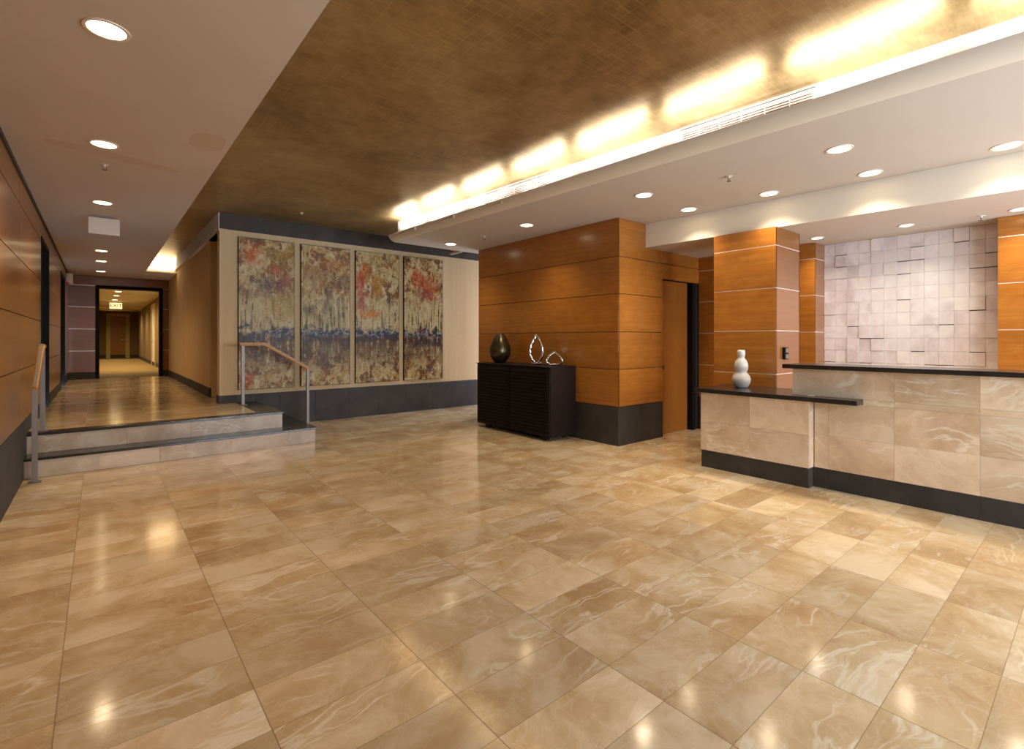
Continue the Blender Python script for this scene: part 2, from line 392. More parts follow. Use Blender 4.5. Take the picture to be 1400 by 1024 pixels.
JL = [.60, 1.15, 1.70, 2.25, 2.80, ZC]
JB = [.53, 1.044, 1.559, 2.081, 2.591, ZC]
T = .02
# left wall: doors recessed at two places
bm = new_bm()
D1, D2 = (9.25, 10.55), (13.6, 15.2)
for a, b in ((YB, D1[0]), (D1[1], D2[0]), (D2[1], YD)): box(bm, XL-.2, XL-T, a, b, 0, 3.6)
for d in (D1, D2): box(bm, XL-.2, XL-T, d[0], d[1], 2.86, 3.6)
wl = struct(obj('wall_left', bm, M['groove']))
panels('wood_panelling', wl, 'x', XL-T, YB, D1[0], JL, M['wood_shaded'], 1, cuts=(-.6, 1.9, 4.4, 6.9))
panels('wood_panelling', wl, 'x', XL-T, D1[1], D2[0], JL, M['wood_shaded'], 1, cuts=(12.2,))
panels('wood_panelling', wl, 'x', XL-T, D2[1], YD, JL, M['wood_shaded'], 1)
for d in (D1, D2): panels('wood_panelling', wl, 'x', XL-T, d[0], d[1], [2.86, ZC], M['wood_shaded'], 1)
slate_row(wl, 'x', XL-T, YB, SY1, 0, .60, 1)
slate_row(wl, 'x', XL-T, SY2, D1[0], ZPL, .60, 1)
slate_row(wl, 'x', XL-T, SY1, SY2, ZT, .60, 1)
slate_row(wl, 'x', XL-T, D1[1], D2[0], ZPL, .60, 1); slate_row(wl, 'x', XL-T, D2[1], YD, ZPL, .60, 1)
boxobj('cornice', M['slate'], XL-T, XL+.012, YB, YD, ZC-.045, ZC, wl)
for i, d in enumerate((D1, D2)):
    bm = new_bm()
    box(bm, XL-.19, XL+.008, d[0], d[0]+.05, ZPL, 2.86); box(bm, XL-.19, XL+.008, d[1]-.05, d[1], ZPL, 2.86); box(bm, XL-.19, XL+.008, d[0]+.05, d[1]-.05, 2.80, 2.86)
    fr = struct(obj('door_%d' % (i+1), bm, M['black']))
    dl = boxobj('door_leaf', M['black'], XL-.19, XL-.15, d[0]+.05, d[1]-.05, ZPL, 2.80, fr)
    boxobj('door_handle', M['steel'], XL-.15, XL-.10, d[0]+.1, d[0]+.22, ZPL+1.0, ZPL+1.02, dl)

# end wall of the raised corridor with framed opening
bm = new_bm(); OX0, OX1, OZ = -.02, 1.30, 2.80
box(bm, XL-.2, OX0-.06, YD+T, YD+.2, 0, 3.6); box(bm, OX1+.06, 1.9, YD+T, YD+.2, 0, 3.6); box(bm, OX0-.06, OX1+.06, YD+T, YD+.2, OZ+.08, 3.6)
we = struct(obj('wall_end', bm, M['groove']))
JE = [.60, 1.16, 1.73, 2.30, 2.86, ZC]
panels('wood_panelling', we, 'y', YD+T, XL, OX0-.06, JE, M['wood_shaded'], -1, reveal=True, gap=.020)
panels('wood_panelling', we, 'y', YD+T, OX1+.06, XPC+.02, JE, M['wood_shaded'], -1, reveal=True)
panels('wood_panelling', we, 'y', YD+T, OX0-.06, OX1+.06, [2.88, ZC], M['wood_shaded'], -1)
slate_row(we, 'y', YD+T, XL, OX0-.06, ZPL, .60, -1); slate_row(we, 'y', YD+T, OX1+.06, XPC, ZPL, .60, -1)
bm = new_bm(); box(bm, OX0-.06, OX0+.02, YD-.03, YD+.2, ZPL, OZ+.08); box(bm, OX1-.02, OX1+.06, YD-.03, YD+.2, ZPL, OZ+.08); box(bm, OX0+.02, OX1-.02, YD-.03, YD+.2, OZ, OZ+.08)
struct(obj('door_3', bm, M['black']))

# far carpeted corridor
FX0, FX1, FY1, FZ = -.12, 1.66, 35.0, 3.02
struct(boxobj('floor_carpet', M['carpet'], FX0-.1, FX1+.1, YD+.05, FY1, .2, ZPL))
struct(boxobj('ceiling_corridor', M['cream'], FX0-.1, FX1+.1, YD+.2, FY1+.2, FZ, FZ+.3))
w = struct(boxobj('wall_corridor_left', M['corr'], FX0-.12, FX0, YD+.2, FY1, .2, FZ)); slate_row(w, 'x', FX0, YD+.2, FY1, ZPL, .58, 1, 2)
w = struct(boxobj('wall_corridor_right', M['corr'], FX1, FX1+.12, YD+.2, FY1, .2, FZ)); slate_row(w, 'x', FX1, YD+.2, FY1, ZPL, .58, -1, 2)
w = struct(boxobj('wall_corridor_end', M['corr'], FX0-.1, FX1+.1, FY1, FY1+.2, .2, FZ)); slate_row(w, 'y', FY1, FX0, FX1, ZPL, .62, -1, 2)
boxobj('ceiling_beam', M['corrtrim'], FX0, FX1, FY1-3.0, FY1-2.8, FZ-.10, FZ, w)
def framed_door(n, axis, plane, a0, a1, z1, out, leaf, handle=True, fw=.18):
    bm = new_bm(); lo, hi = sorted((plane, plane+out*.05))
    def bx(b, p, q, z0, zz, l=lo, h=hi):
        if axis == 'x': box(b, l, h, p, q, z0, zz)
        else: box(b, p, q, l, h, z0, zz)
    bx(bm, a0-fw, a0, ZPL, z1+fw*.8); bx(bm, a1, a1+fw, ZPL, z1+fw*.8); bx(bm, a0, a1, z1, z1+fw*.8)
    o = struct(obj('door_%d' % n, bm, M['corrtrim']))
    l2, h2 = sorted((plane, plane+out*.02)); b2 = new_bm(); bx(b2, a0, a1, ZPL, z1, l2, h2)
    d = obj('door_leaf', b2, leaf, o)
    if handle:
        b3 = new_bm(); l3, h3 = sorted((plane+out*.02, plane+out*.09)); bx(b3, a1-.2, a1-.06, ZPL+1.0, ZPL+1.03, l3, h3)
        obj('door_handle', b3, M['chrome'], d)
framed_door(4, 'y', FY1, .46, 1.12, 2.75, -1, M['door_wood'])
framed_door(5, 'x', FX1, 23.2, 24.6, 2.7, -1, M['cream'])
framed_door(6, 'x', FX1, 19.6, 20.9, 2.7, -1, M['cream'])

# ------------------------------------------------------------------ painting wall and fabric corridor wall
ZCR = 3.215
bm = new_bm()
box(bm, XP, 8.3, YP, YN, 0, ZCR); box(bm, XP, 8.3, YP+.01, YN, ZCR, 3.6)
wp = struct(obj('wall_back', bm, M['fabric']))
slate_row(wp, 'y', YP+.01, XP, 8.3, ZCR+.004, ZG, -1, .62, .012, name='slate_frieze')
slate_row(wp, 'y', YP, XP-.012, SX2-.30, ZPL, .56, -1, .6, .014); slate_row(wp, 'y', YP, SX2-.3, SX2, ZPL, .56, -1, .6, .014)
slate_row(wp, 'y', YP, SX2, SX1, ZT, .56, -1, .6, .014)
slate_row(wp, 'y', YP, SX1, 8.3, 0, .56, -1, .62, .014)
boxobj('slate_base', M['slate'], XP-.014, XP, YP-.012, YN, ZPL, .56, wp)
boxobj('cream_band', M['cream'], XP-.012, XP+.12, YP+.002, 15.0, ZCR-.03, ZG, wp)
ws = struct(boxobj('wall_middle', M['fabric_side'], XPC, XPC+.25, YJ, YD, 0, ZCR-.03))
slate_row(ws, 'x', XPC, YJ, YD, ZPL, .60, -1, .6, .014)
wj = struct(boxobj('wall_niche', M['fabric'], XPC+.25, 3.0, YJ, YJ+.2, 0, ZCR)); slate_row(wj, 'y', YJ, XPC-.012, 2.9, ZPL, .60, -1, .6, .014)
wj2 = struct(boxobj('wall_niche_back', M['fabric'], 2.6, 2.8, YN, YJ, 0, ZCR))
struct(boxobj('floor_niche', M['floor'], SX2-.3, 2.8, YN-.02, YJ, .001, ZPL)); 
struct(boxobj('ceiling_niche', M['fabric'], XP, 2.8, YN, YJ, ZCR-.03, ZG+.1))
dd = struct(boxobj('door_7', M['fabric'], XPC+.012, 2.45, YJ-.03, YJ-.001, ZPL+.005, 3.0))
boxobj('door_handle', M['steel'], XPC+.09, XPC+.24, YJ-.09, YJ-.075, ZPL+1.0, ZPL+1.02, dd); boxobj('door_handle', M['steel'], XPC+.09, XPC+.11, YJ-.09, YJ-.03, ZPL+.99, ZPL+1.03, dd)

# ------------------------------------------------------------------ ceilings
struct(boxobj('ceiling_left', M['white_left'], XL-.2, XS, YB-.2, YD+.02, ZC, 3.62))
struct(boxobj('ceiling_corridor_end', M['cream'], XS, 1.9, 15.0, YD+.02, ZC, 3.62))
bm = new_bm(); box(bm, XS, 8.4, YB-.2, YP+.2, ZG, 3.62); box(bm, XS, XPC+.3, YP+.2, 15.0, ZG, 3.62)
struct(obj('ceiling_gold', bm, M['gold']))
# right soffit: flat underside, rolled lip, trough and fascia
Y0, Y1 = YB-.2, 7.8
bm = new_bm()
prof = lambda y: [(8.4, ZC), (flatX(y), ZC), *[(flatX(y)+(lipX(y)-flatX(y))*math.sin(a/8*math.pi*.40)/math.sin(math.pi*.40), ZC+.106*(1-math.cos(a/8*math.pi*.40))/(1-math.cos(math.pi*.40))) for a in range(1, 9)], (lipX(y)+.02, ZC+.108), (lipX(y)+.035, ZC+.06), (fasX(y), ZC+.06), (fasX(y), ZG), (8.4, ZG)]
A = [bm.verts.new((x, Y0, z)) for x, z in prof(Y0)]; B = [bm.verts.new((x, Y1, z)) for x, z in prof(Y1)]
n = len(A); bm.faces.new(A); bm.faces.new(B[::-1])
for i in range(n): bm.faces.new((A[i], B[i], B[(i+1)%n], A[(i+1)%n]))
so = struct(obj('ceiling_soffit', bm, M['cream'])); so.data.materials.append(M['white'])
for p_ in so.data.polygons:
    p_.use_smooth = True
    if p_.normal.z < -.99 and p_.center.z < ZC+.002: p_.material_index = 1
so.data.set_sharp_from_angle(angle=R(24))
# dropped ceiling above the desk, with its cream beam face
bm = new_bm(); prism(bm, [(6.06, YE-.002), (6.06+.06*(YE-YB), YB-.2), (8.4, YB-.2), (8.4, YE-.002)], ZI, ZC)
struct(obj('ceiling_desk', bm, M['white']))
bm = new_bm(); prism(bm, [(6.048, YE-.003), (6.048+.06*(YE-YB), YB-.2), (6.06+.06*(YE-YB), YB-.2), (6.06, YE-.003)], ZI, ZC-.001)
struct(obj('trim_1', bm, M['cream']))

# ------------------------------------------------------------------ panelled block with door
bm = new_bm(); box(bm, XE+T, 6.477, YE+T, YE2, 0, ZC); box(bm, 6.477, 7.42, YE+.25, YE2, 0, ZC); box(bm, 6.477, 7.42, YE+T, YE+.25, 2.36, ZC); box(bm, 7.42, 8.3, YE+T, YE2, 0, ZC)
wb = struct(obj('wall_block', bm, M['groove']))
panels('wood_panelling', wb, 'x', XE+T, YE, YE2, JB, M['wood'], -1)
panels('wood_panelling', wb, 'y', YE+T, XE+.001, 6.477, JB, M['wood'], -1)
panels('wood_panelling', wb, 'y', YE+T, 6.477, XW, [2.36, 2.591, ZC], M['wood'], -1)
slate_row(wb, 'x', XE+T, YE-.006, YE2, 0, .527, -1, .6, .026); slate_row(wb, 'y', YE+T, XE+.02, 6.477, 0, .527, -1, .35, .026)
panels('end_panelling', wb, 'y', YE2, XE+T, 8.3, JB, M['wood'], 1)
dr = struct(boxobj('door_8', M['door_wood'], 6.48, 7.32, YE+.10, YE+.15, .003, 2.36))
boxobj('door_frame', M['black'], 7.32, 7.42, YE+.005, YE+.24, 0, 2.36, dr)
boxobj('door_handle', M['slate'], 6.52, 6.58, YE+.04, YE+.10, 1.0, 1.06, dr)

# right wall: wood piers around the silver niche
SN0, SN1, XSN = .765, 2.555, 7.85
bm = new_bm(); box(bm, XW+T, 8.3, SN1+T, YE+T, 0, ZI); box(bm, XSN+.03, 8.3, SN0-T, SN1+T, 0, ZI); box(bm, XW+T, 8.3, YB, SN0-T, 0, ZI)
wr = struct(obj('wall_right', bm, M['groove']))
JC = [.53, 1.045, 1.557, 2.06, 2.56, ZI]
panels('wood_panelling', wr, 'x', XW+T, SN1, YE, JC, M['wood'], -1, cuts=(4.1,), reveal=True)
panels('wood_panelling', wr, 'x', XW+T, YB, SN0, JC, M['wood'], -1, reveal=True)
panels('jamb_panelling', wr, 'y', SN1+T, XW+.001, XSN, JC, M['wood_shaded'], -1, reveal=True)
panels('jamb_panelling', wr, 'y', SN0-T, XW+.001, XSN, JC, M['wood'], 1, reveal=True)
slate_row(wr, 'x', XW+T, SN1, YE, 0, .527, -1, .6, .026); slate_row(wr, 'x', XW+T, YB, SN0, 0, .527, -1, .6, .026)
bm = new_bm(); rr = random.Random(11)
ny, nz = 13, 17; dy = (SN1-SN0)/ny; dz = ZI/nz
for i in range(ny):
    for k in range(nz):
        d = rr.choice((0, 0, .001, .002, .004, .006, .012)); gy = .0008; 
        box(bm, XSN-d, XSN+.03, SN0+i*dy+gy, SN0+(i+1)*dy-gy, k*dz+gy, (k+1)*dz-gy-(.008 if rr.random() < .10 else 0))
obj('silver_leaf_tiles', bm, M['silver'], wr, .001)
# free-standing column
CX0, CX1, CY0, CY1 = 6.07, 6.77, 2.48, 3.24
cl = struct(boxobj('wall_column', M['groove'], CX0+T, CX1-T, CY0+T, CY1-T, 0, ZI))
panels('wood_panelling', cl, 'x', CX0+T, CY0, CY1, JC, M['wood'], -1, reveal=True)
panels('wood_panelling', cl, 'x', CX1-T, CY0, CY1, JC, M['wood'], 1, reveal=True)
panels('wood_panelling', cl, 'y', CY0+T, CX0+.001, CX1-.001, JC, M['wood_shaded'], -1, reveal=True)
panels('wood_panelling', cl, 'y', CY1-T, CX0+.001, CX1-.001, JC, M['wood'], 1, reveal=True)
slate_row(cl, 'x', CX0+T, CY0, CY1, 0, .527, -1, .6, .024)

# window wall behind the viewer (daylight), ground outside
bm = new_bm(); wins = [(2.0, 3.6), (4.0, 5.7), (6.1, 7.45)]; prev = XL-.2
for a, b in wins: box(bm, prev, a, YB-.2, YB, 0, ZC); box(bm, a, b, YB-.2, YB, 2.7, ZC); box(bm, a, b, YB-.2, YB, 0, .25); prev = b
box(bm, prev, 8.4, YB-.2, YB, 0, ZC)
struct(obj('wall_front', bm, M['cream']))
for i, (a, b) in enumerate(wins):
    bm = new_bm(); f = .05
    box(bm, a, a+f, YB-.14, YB-.08, .25, 2.7); box(bm, b-f, b, YB-.14, YB-.08, .25, 2.7); box(bm, a+f, b-f, YB-.14, YB-.08, .25, .25+f); box(bm, a+f, b-f, YB-.14, YB-.08, 2.7-f, 2.7)
    box(bm, (a+b)/2-f/2, (a+b)/2+f/2, YB-.14, YB-.08, .25+f, 2.7-f)
    wo = struct(obj('window_%d' % (i+1), bm, M['black']))
    boxobj('glass_pane', M['glass'], a+f, b-f, YB-.115, YB-.105, .25+f, 2.7-f, wo)
    L = bpy.data.lights.new('daylight', 'AREA'); L.shape = 'RECTANGLE'; L.size = b-a-.1; L.size_y = 2.35; L.energy = (80 if a < 6 else 130)*(b-a)/1.6; L.color = (.84, .91, 1.0)
    lo = bpy.data.objects.new('daylight', L); C.objects.link(lo); lo.location = ((a+b)/2, YB-.06, 1.475); lo.rotation_euler = (R(90), 0, 0)

    # aim into the room (+Y)
    lo.rotation_euler = Vector((0, 1, -.05)).to_track_quat('-Z', 'Y').to_euler()
struct(boxobj('ground_outside', M['paving'], -20, 25, -30, YB-.2, -.25, -.15))

# ------------------------------------------------------------------ downlights
def downlight(x, y, z, label, group, power, r=.085, cone=134, col=None):
    t = thing('recessed_downlight', label, 'ceiling light', (x, y, z), group)
    bm = new_bm(); lathe(bm, [(r, -.001), (r+.001, -.006), (r+.018, -.006), (r+.020, 0.0), (r, 0.0)], seg=32, cap=False); obj('trim_ring', bm, M['trimring'], t)
    bm = new_bm(); lathe(bm, [(.001, -.003), (r, -.003), (r, -.001), (.001, -.001)], seg=32, cap=False); obj('lens', bm, M['lens'], t)
    L = bpy.data.lights.new('lamp_light', 'SPOT'); L.energy = power; L.color = col or WARM; L.spot_size = R(cone); L.spot_blend = .9; L.shadow_soft_size = .06
    l = bpy.data.objects.new('lamp_light', L); C.objects.link(l); l.parent = t; l.location = (0, 0, -.02)
    return t
lefts = [(3.44, 'recessed downlight in the white ceiling at the top left, nearest the viewer'), (5.47, 'second nearest downlight in the white left ceiling, just before its sprinkler head'),
         (7.81, 'downlight in the left ceiling just before the hanging blank white sign'), (12.05, 'downlight in the left ceiling, first of three close together beyond the hanging white sign'),
         (13.62, 'downlight in the left ceiling, middle of the three beyond the hanging white sign'), (15.66, 'farthest downlight of the left ceiling, nearest the black-framed opening')]
for y, lb in lefts: downlight(.03, y, ZC, lb, 'downlights in the left ceiling', SPOT_W*(1.15 if y < 10 else .8), col=(1, .74, .46))
rights = [(4.97, 1.50, 'front-row downlight in the right soffit, nearest the viewer, above the low desk end'), (6.0, .56, 'downlight in the right soffit at the right edge of the photo, beside the cream beam'),
          (5.92, 1.52, 'downlight beside the cream beam, second from the right edge of the photo'), (5.86, 2.47, 'downlight beside the cream beam, straight in front of the wooden column'),
          (5.79, 3.43, 'downlight beside the cream beam, farthest along it, near the corner of the panelled block'), (4.82, 3.42, 'downlight in the right soffit in front of the corner of the panelled block'),
          (4.77, 5.40, 'downlight in the right soffit above the dark cabinet'), (4.70, 7.32, 'farthest downlight of the right soffit, above the small red exit sign')]
for x, y, lb in rights: downlight(x, y, ZC, lb, 'downlights in the right soffit', SPOT_W*.88, cone=120)
for y, lb in [(2.43, 'small downlight in the dropped ceiling behind the column, left end of the silver wall'), (1.50, 'small downlight in the dropped ceiling in front of the silver wall, middle one'), (.58, 'small downlight in the dropped ceiling at the right edge, past the silver wall')]:
    downlight(7.20, y, ZI, lb, 'downlights over the silver wall', SPOT_W*.7, .06)
for i, y in enumerate((20.6, 22.6, 25.0, 28.0, 31.6)):
    downlight(.47, y, FZ, ['nearest', 'second nearest', 'middle', 'second farthest', 'farthest'][i]+' ceiling light in the far carpeted corridor', 'ceiling lights in the far corridor', 170, .085, 165, (1, .74, .42))

# ------------------------------------------------------------------ cove tubes
tb = [8.15, 7.27, 6.42, 5.38, 4.35, 3.28, 2.22, 1.16, .1, -.96, -2.0]
tb = [7.72, 6.88, 5.86, 4.84, 3.80, 2.74, 1.68, .60, -.48, -1.56, -2.58]
nm = ['farthest', 'second farthest', 'third farthest', 'fourth farthest', 'fifth farthest', 'sixth farthest', 'seventh farthest', 'third nearest', 'second nearest', 'nearest']
for i, (a, b) in enumerate(zip(tb, tb[1:])):
    xm = (lipX((a+b)/2)+fasX((a+b)/2))/2-.06; Lc = a-b-.14
    t = thing('fluorescent_tube', nm[i]+' warm light tube in the cove behind the white soffit lip', 'light tube', (xm, (a+b)/2, ZC+.115), 'tubes in the soffit cove', -math.atan2(-.045, 1)*0)
    bm = new_bm(); bmesh.ops.create_cone(bm, cap_ends=True, segments=16, radius1=.014, radius2=.014, depth=Lc, matrix=Matrix.Rotation(R(90), 4, 'X')); obj('glass_tube', bm, M['tube'], t)
    bm = new_bm(); box(bm, -.03, .03, -Lc/2-.02, Lc/2+.02, -.055, -.018); obj('batten', bm, M['plastic'], t)
    L = bpy.data.lights.new('tube_light', 'AREA'); L.shape = 'RECTANGLE'; L.size = .05; L.size_y = Lc-.04; L.energy = TUBE_W; L.color = (1, .96, .90); L.spread = R(150)
    l = bpy.data.objects.new('tube_light', L); C.objects.link(l); l.parent = t; l.location = (0, 0, .02)
    l.rotation_euler = (R(180), 0, 0)
# cove at the far end of the gold ceiling
t = thing('fluorescent_tube', 'warm light tube in the cove at the far end of the gold ceiling strip', 'light tube', ((XS+XPC)/2, 14.8, ZC+.12), 'tubes in the end cove')
bm = new_bm(); bmesh.ops.create_cone(bm, cap_ends=True, segments=16, radius1=.014, radius2=.014, depth=.55, matrix=Matrix.Rotation(R(90), 4, 'Y')); obj('glass_tube', bm, M['tube'], t)
L = bpy.data.lights.new('tube_light', 'AREA'); L.shape = 'RECTANGLE'; L.size = .5; L.size_y = .05; L.energy = 30; L.color = (1, .80, .5)
l = bpy.data.objects.new('tube_light', L); C.objects.link(l); l.parent = t; l.location = (0, 0, .03); L.energy = 7; l.rotation_euler = Vector((0, .7, 1)).to_track_quat('-Z', 'Y').to_euler()

# ------------------------------------------------------------------ grilles on the fascia
def grille(ya, yb, label):
    xm = lambda y: fasX(y)-.006
    ym = (ya+yb)/2; ang = math.atan(.066)
    t = thing('air_grille', label, 'air vent', (xm(ym)-.002, ym, 3.37), 'air grilles on the soffit fascia', ang)
    Ln = (yb-ya); hh = .07
    bm = new_bm()
    for (y0, y1, z0, z1) in ((-Ln/2, Ln/2, hh-.02, hh), (-Ln/2, Ln/2, -hh, -hh+.015), (-Ln/2, -Ln/2+.025, -hh, hh), (Ln/2-.025, Ln/2, -hh, hh)): box(bm, -.012, .004, y0, y1, z0, z1)
    obj('frame', bm, M['plastic'], t, .001)
    for k in range(5):
        bm = new_bm(); box(bm, -.010, .002, -Ln/2+.026, Ln/2-.026, -hh+.022+k*.022, -hh+.030+k*.022); obj('slat', bm, M['plastic'], t)
    for k in range(1, 6):
        bm = new_bm(); y = -Ln/2+Ln*k/6; box(bm, -.011, .003, y-.004, y+.004, -hh+.015, hh-.02); obj('divider', bm, M['plastic'], t)
    bm = new_bm(); box(bm, .0, .004, -Ln/2+.026, Ln/2-.026, -hh+.015, hh-.02); obj('dark_backing', bm, plain('grille_dark', (110,80,50), .8), t)
grille(1.47, 2.62, 'long white slotted air grille in the soffit fascia, nearer and larger one')
grille(4.30, 5.50, 'long white slotted air grille in the soffit fascia, farther one')

# ------------------------------------------------------------------ sprinklers
def sprinkler(x, y, z, label):
    t = thing('sprinkler_head', label, 'sprinkler', (x, y, z), 'ceiling sprinklers')
    bm = new_bm(); lathe(bm, [(.034, -.001), (.034, -.004), (.012, -.008), (.010, -.022), (.0, -.022)][:-1], seg=20); obj('escutcheon', bm, M['plastic'], t)
    bm = new_bm(); box(bm, -.014, -.011, -.003, .003, -.046, -.018); box(bm, .011, .014, -.003, .003, -.046, -.018); box(bm, -.014, .014, -.003, .003, -.048, -.045); obj('yoke', bm, M['steel'], t)
    bm = new_bm(); lathe(bm, [(.004, -.048), (.022, -.050), (.022, -.053), (.004, -.053)], seg=16); obj('deflector', bm, M['steel'], t)
sprinkler(.04, 6.10, ZC, 'sprinkler head in the white left ceiling')
sprinkler(2.48, 8.23, ZG, 'sprinkler head in the gold ceiling near the painting wall')
sprinkler(4.93, 2.47, ZC, 'sprinkler head in the right soffit between the downlights, nearer one')
sprinkler(4.76, 6.42, ZC, 'sprinkler head in the right soffit near the left end of the panelled block')
sprinkler(7.26, .87, ZI, 'sprinkler head in the dropped ceiling in front of the silver wall')

# ------------------------------------------------------------------ signs
def text(parent, body, size, mat, loc, rot):
    cu = bpy.data.curves.new('lettering', 'FONT'); cu.body = body; cu.size = size; cu.extrude = .002; cu.align_x = 'CENTER'; cu.align_y = 'CENTER'; cu.offset = .004
    tmp = bpy.data.objects.new('tmp', cu); me = bpy.data.meshes.new_from_object(tmp); bpy.data.objects.remove(tmp); bpy.data.curves.remove(cu); me.name = 'lettering'; me.materials.clear(); me.materials.append(mat)
    o = bpy.data.objects.new('lettering', me); C.objects.link(o); o.parent = parent; o.location = loc; o.rotation_euler = rot
t = thing('exit_sign', 'blank white back of a sign hanging from the left corridor ceiling', 'sign', (.05, 8.66, ZC))
bm = new_bm(); box(bm, -.165, .165, -.025, .025, -.25, -.03); obj('housing', bm, M['plastic'], t, .006)
bm = new_bm(); box(bm, -.09, .09, -.03, .03, -.03, 0); obj('mounting_plate', bm, M['steel'], t)
t = thing('exit_sign', 'small white exit sign with red letters beyond the soffit end', 'sign', (5.30, 8.06, ZG))
bm = new_bm(); box(bm, -.02, .02, -.19, .19, -.36, -.15); obj('housing', bm, M['plastic'], t, .004)
bm = new_bm(); box(bm, -.01, .01, -.03, .03, -.15, 0); obj('stem', bm, M['plastic'], t)
text(t, 'EXIT', .19, M['red'], (-.022, 0, -.255), (R(90), 0, R(-90)))
t = thing('exit_sign', 'glowing yellow exit sign hanging in the far carpeted corridor', 'sign', (.52, 26.0, FZ))
bm = new_bm(); box(bm, -.20, .20, -.03, .03, -.30, -.06); obj('housing', bm, M['exitlit'], t)
bm = new_bm(); box(bm, -.02, .02, -.01, .01, -.06, 0); obj('stem', bm, M['plastic'], t)
text(t, 'EXIT', .19, M['red'], (0, -.032, -.18), (R(90), 0, 0))
# emergency lamp at the far left corner
t = thing('emergency_lamp', 'small white box lamp high on the left wall near the far wooden wall', 'wall lamp', (XL, 15.9, 2.92))
bm = new_bm(); box(bm, .002, .12, -.05, .05, -.12, .12); obj('housing', bm, M['plastic'], t, .01)
bm = new_bm(); box(bm, .002, .05, -.14, -.10, -.16, -.10); obj('indicator', bm, M['red'], t, .005)

# ------------------------------------------------------------------ handrails
def handrail(label, posts, path, side, plate_z):
    t = thing('handrail', label, 'handrail', (posts[1][0], posts[1][1], posts[1][2]))
    ox, oy, oz = t.location
    bm = new_bm(); sec = [(-.024, 0), (.024, 0), (.024, .04), (-.024, .04)]
    sweep(bm, [(x-ox, y-oy, z-oz) for x, y, z in path], sec, side); obj('wooden_rail', bm, M['rail'], t, .006)
    bm = new_bm(); sweep(bm, [(x-ox, y-oy, z-oz) for x, y, z in path], [(-.012, -.01), (.012, -.01), (.012, .0), (-.012, .0)], side); obj('steel_channel', bm, M['steel'], t)
    for (x, y, z, zt) in posts:
        bm = new_bm(); box(bm, x-ox-.022, x-ox+.022, y-oy-.022, y-oy+.022, z-oz+.008, zt-oz); obj('post', bm, M['steel'], t, .002)
        bm = new_bm(); box(bm, x-ox-.05, x-ox+.05, y-oy-.05, y-oy+.05, z-oz+.0005, z-oz+.010); obj('base_plate', bm, M['steel'], t, .002)
up = 1.395
handrail('wood-topped steel handrail at the left end of the steps', [(-.485, 7.56, ZPL+.002, up), (-.505, 6.97, 0, .985)],
         [(-.485, 7.66, up), (-.487, 7.50, up), (-.505, 6.93, .965)], (1, 0, 0), 0)
handrail('wood-topped steel handrail at the right end of the steps in front of the paintings', [(1.715, 8.60, ZPL+.002, up), (2.69, 8.60, 0, .985)],
         [(1.67, 8.60, up), (2.03, 8.60, up), (2.74, 8.60, .965)], (0, 1, 0), 0)

# ------------------------------------------------------------------ paintings
ZQ0, ZQ1 = .64, 3.115
pcs = [(1.726, 2.589, 'abstract painting, leftmost of the four, paler with an orange spot at its top left', 3.1,
        [(1.93,.90,.10,.16,(196,96,44),.9),(2.28,.80,.07,.10,(190,84,36),.7),(2.45,.72,.20,.16,(140,58,36),.85),(2.15,.70,.26,.12,(52,50,62),.75),(2.35,.55,.2,.2,(170,134,40),.6),(1.86,.06,.1,.1,(190,70,40),.7),(2.4,.88,.2,.14,(160,128,50),.6)]),
       (2.696, 3.569, 'abstract painting, second from left, with black streaks and a bright blue horizon', 11.7,
        [(3.0,.78,.28,.2,(130,80,40),.6),(3.3,.88,.2,.1,(170,90,40),.6),(3.15,.62,.08,.26,(30,34,40),.8),(2.82,.52,.12,.1,(24,32,40),.8),(3.02,.46,.08,.08,(84,40,16),.8),(3.45,.75,.1,.12,(80,80,80),.5),(3.35,.36,.2,.04,(20,40,110),.9)]),
       (3.674, 4.559, 'abstract painting, third from left, with red and orange at its left edge', 23.9,
        [(3.75,.76,.1,.22,(176,50,40),.9),(3.85,.86,.08,.14,(206,110,40),.85),(3.78,.62,.14,.14,(160,60,60),.8),(3.95,.53,.22,.09,(206,120,24),.85),(4.1,.74,.12,.2,(180,120,30),.8),(4.35,.66,.06,.12,(20,24,30),.85),(4.0,.34,.3,.03,(30,16,14),.8)]),
       (4.668, 5.566, 'abstract painting, rightmost of the four, with a red-orange patch near its top', 37.3,
        [(4.98,.84,.12,.18,(190,76,30),.9),(5.22,.76,.16,.22,(176,64,34),.9),(5.1,.70,.2,.1,(120,60,60),.7),(5.1,.40,.2,.06,(130,50,14),.85),(4.8,.33,.12,.06,(190,120,50),.8),(5.3,.30,.24,.06,(14,18,50),.9)])]
for x0, x1, lb, sd, bl in pcs:
    t = thing('painting', lb, 'painting', ((x0+x1)/2, YP, ZQ0), 'four abstract panels in a row')
    hw = (x1-x0)/2
    bm = new_bm(); box(bm, -hw, hw, -.045, -.002, 0, ZQ1-ZQ0); obj('canvas', bm, mat_painting('abstract_oil_paint', sd, bl, ZQ0, ZQ1, .365), t, .003)
    bm = new_bm()
    for s in (-1, 1): box(bm, s*hw-(.004 if s > 0 else 0), s*hw+(0 if s > 0 else .004), -.047, -.002, -.002, ZQ1-ZQ0+.002)
    box(bm, -hw, hw, -.047, -.002, ZQ1-ZQ0, ZQ1-ZQ0+.004); box(bm, -hw, hw, -.047, -.002, -.004, 0)
    obj('dark_edge', bm, M['groove'], t)

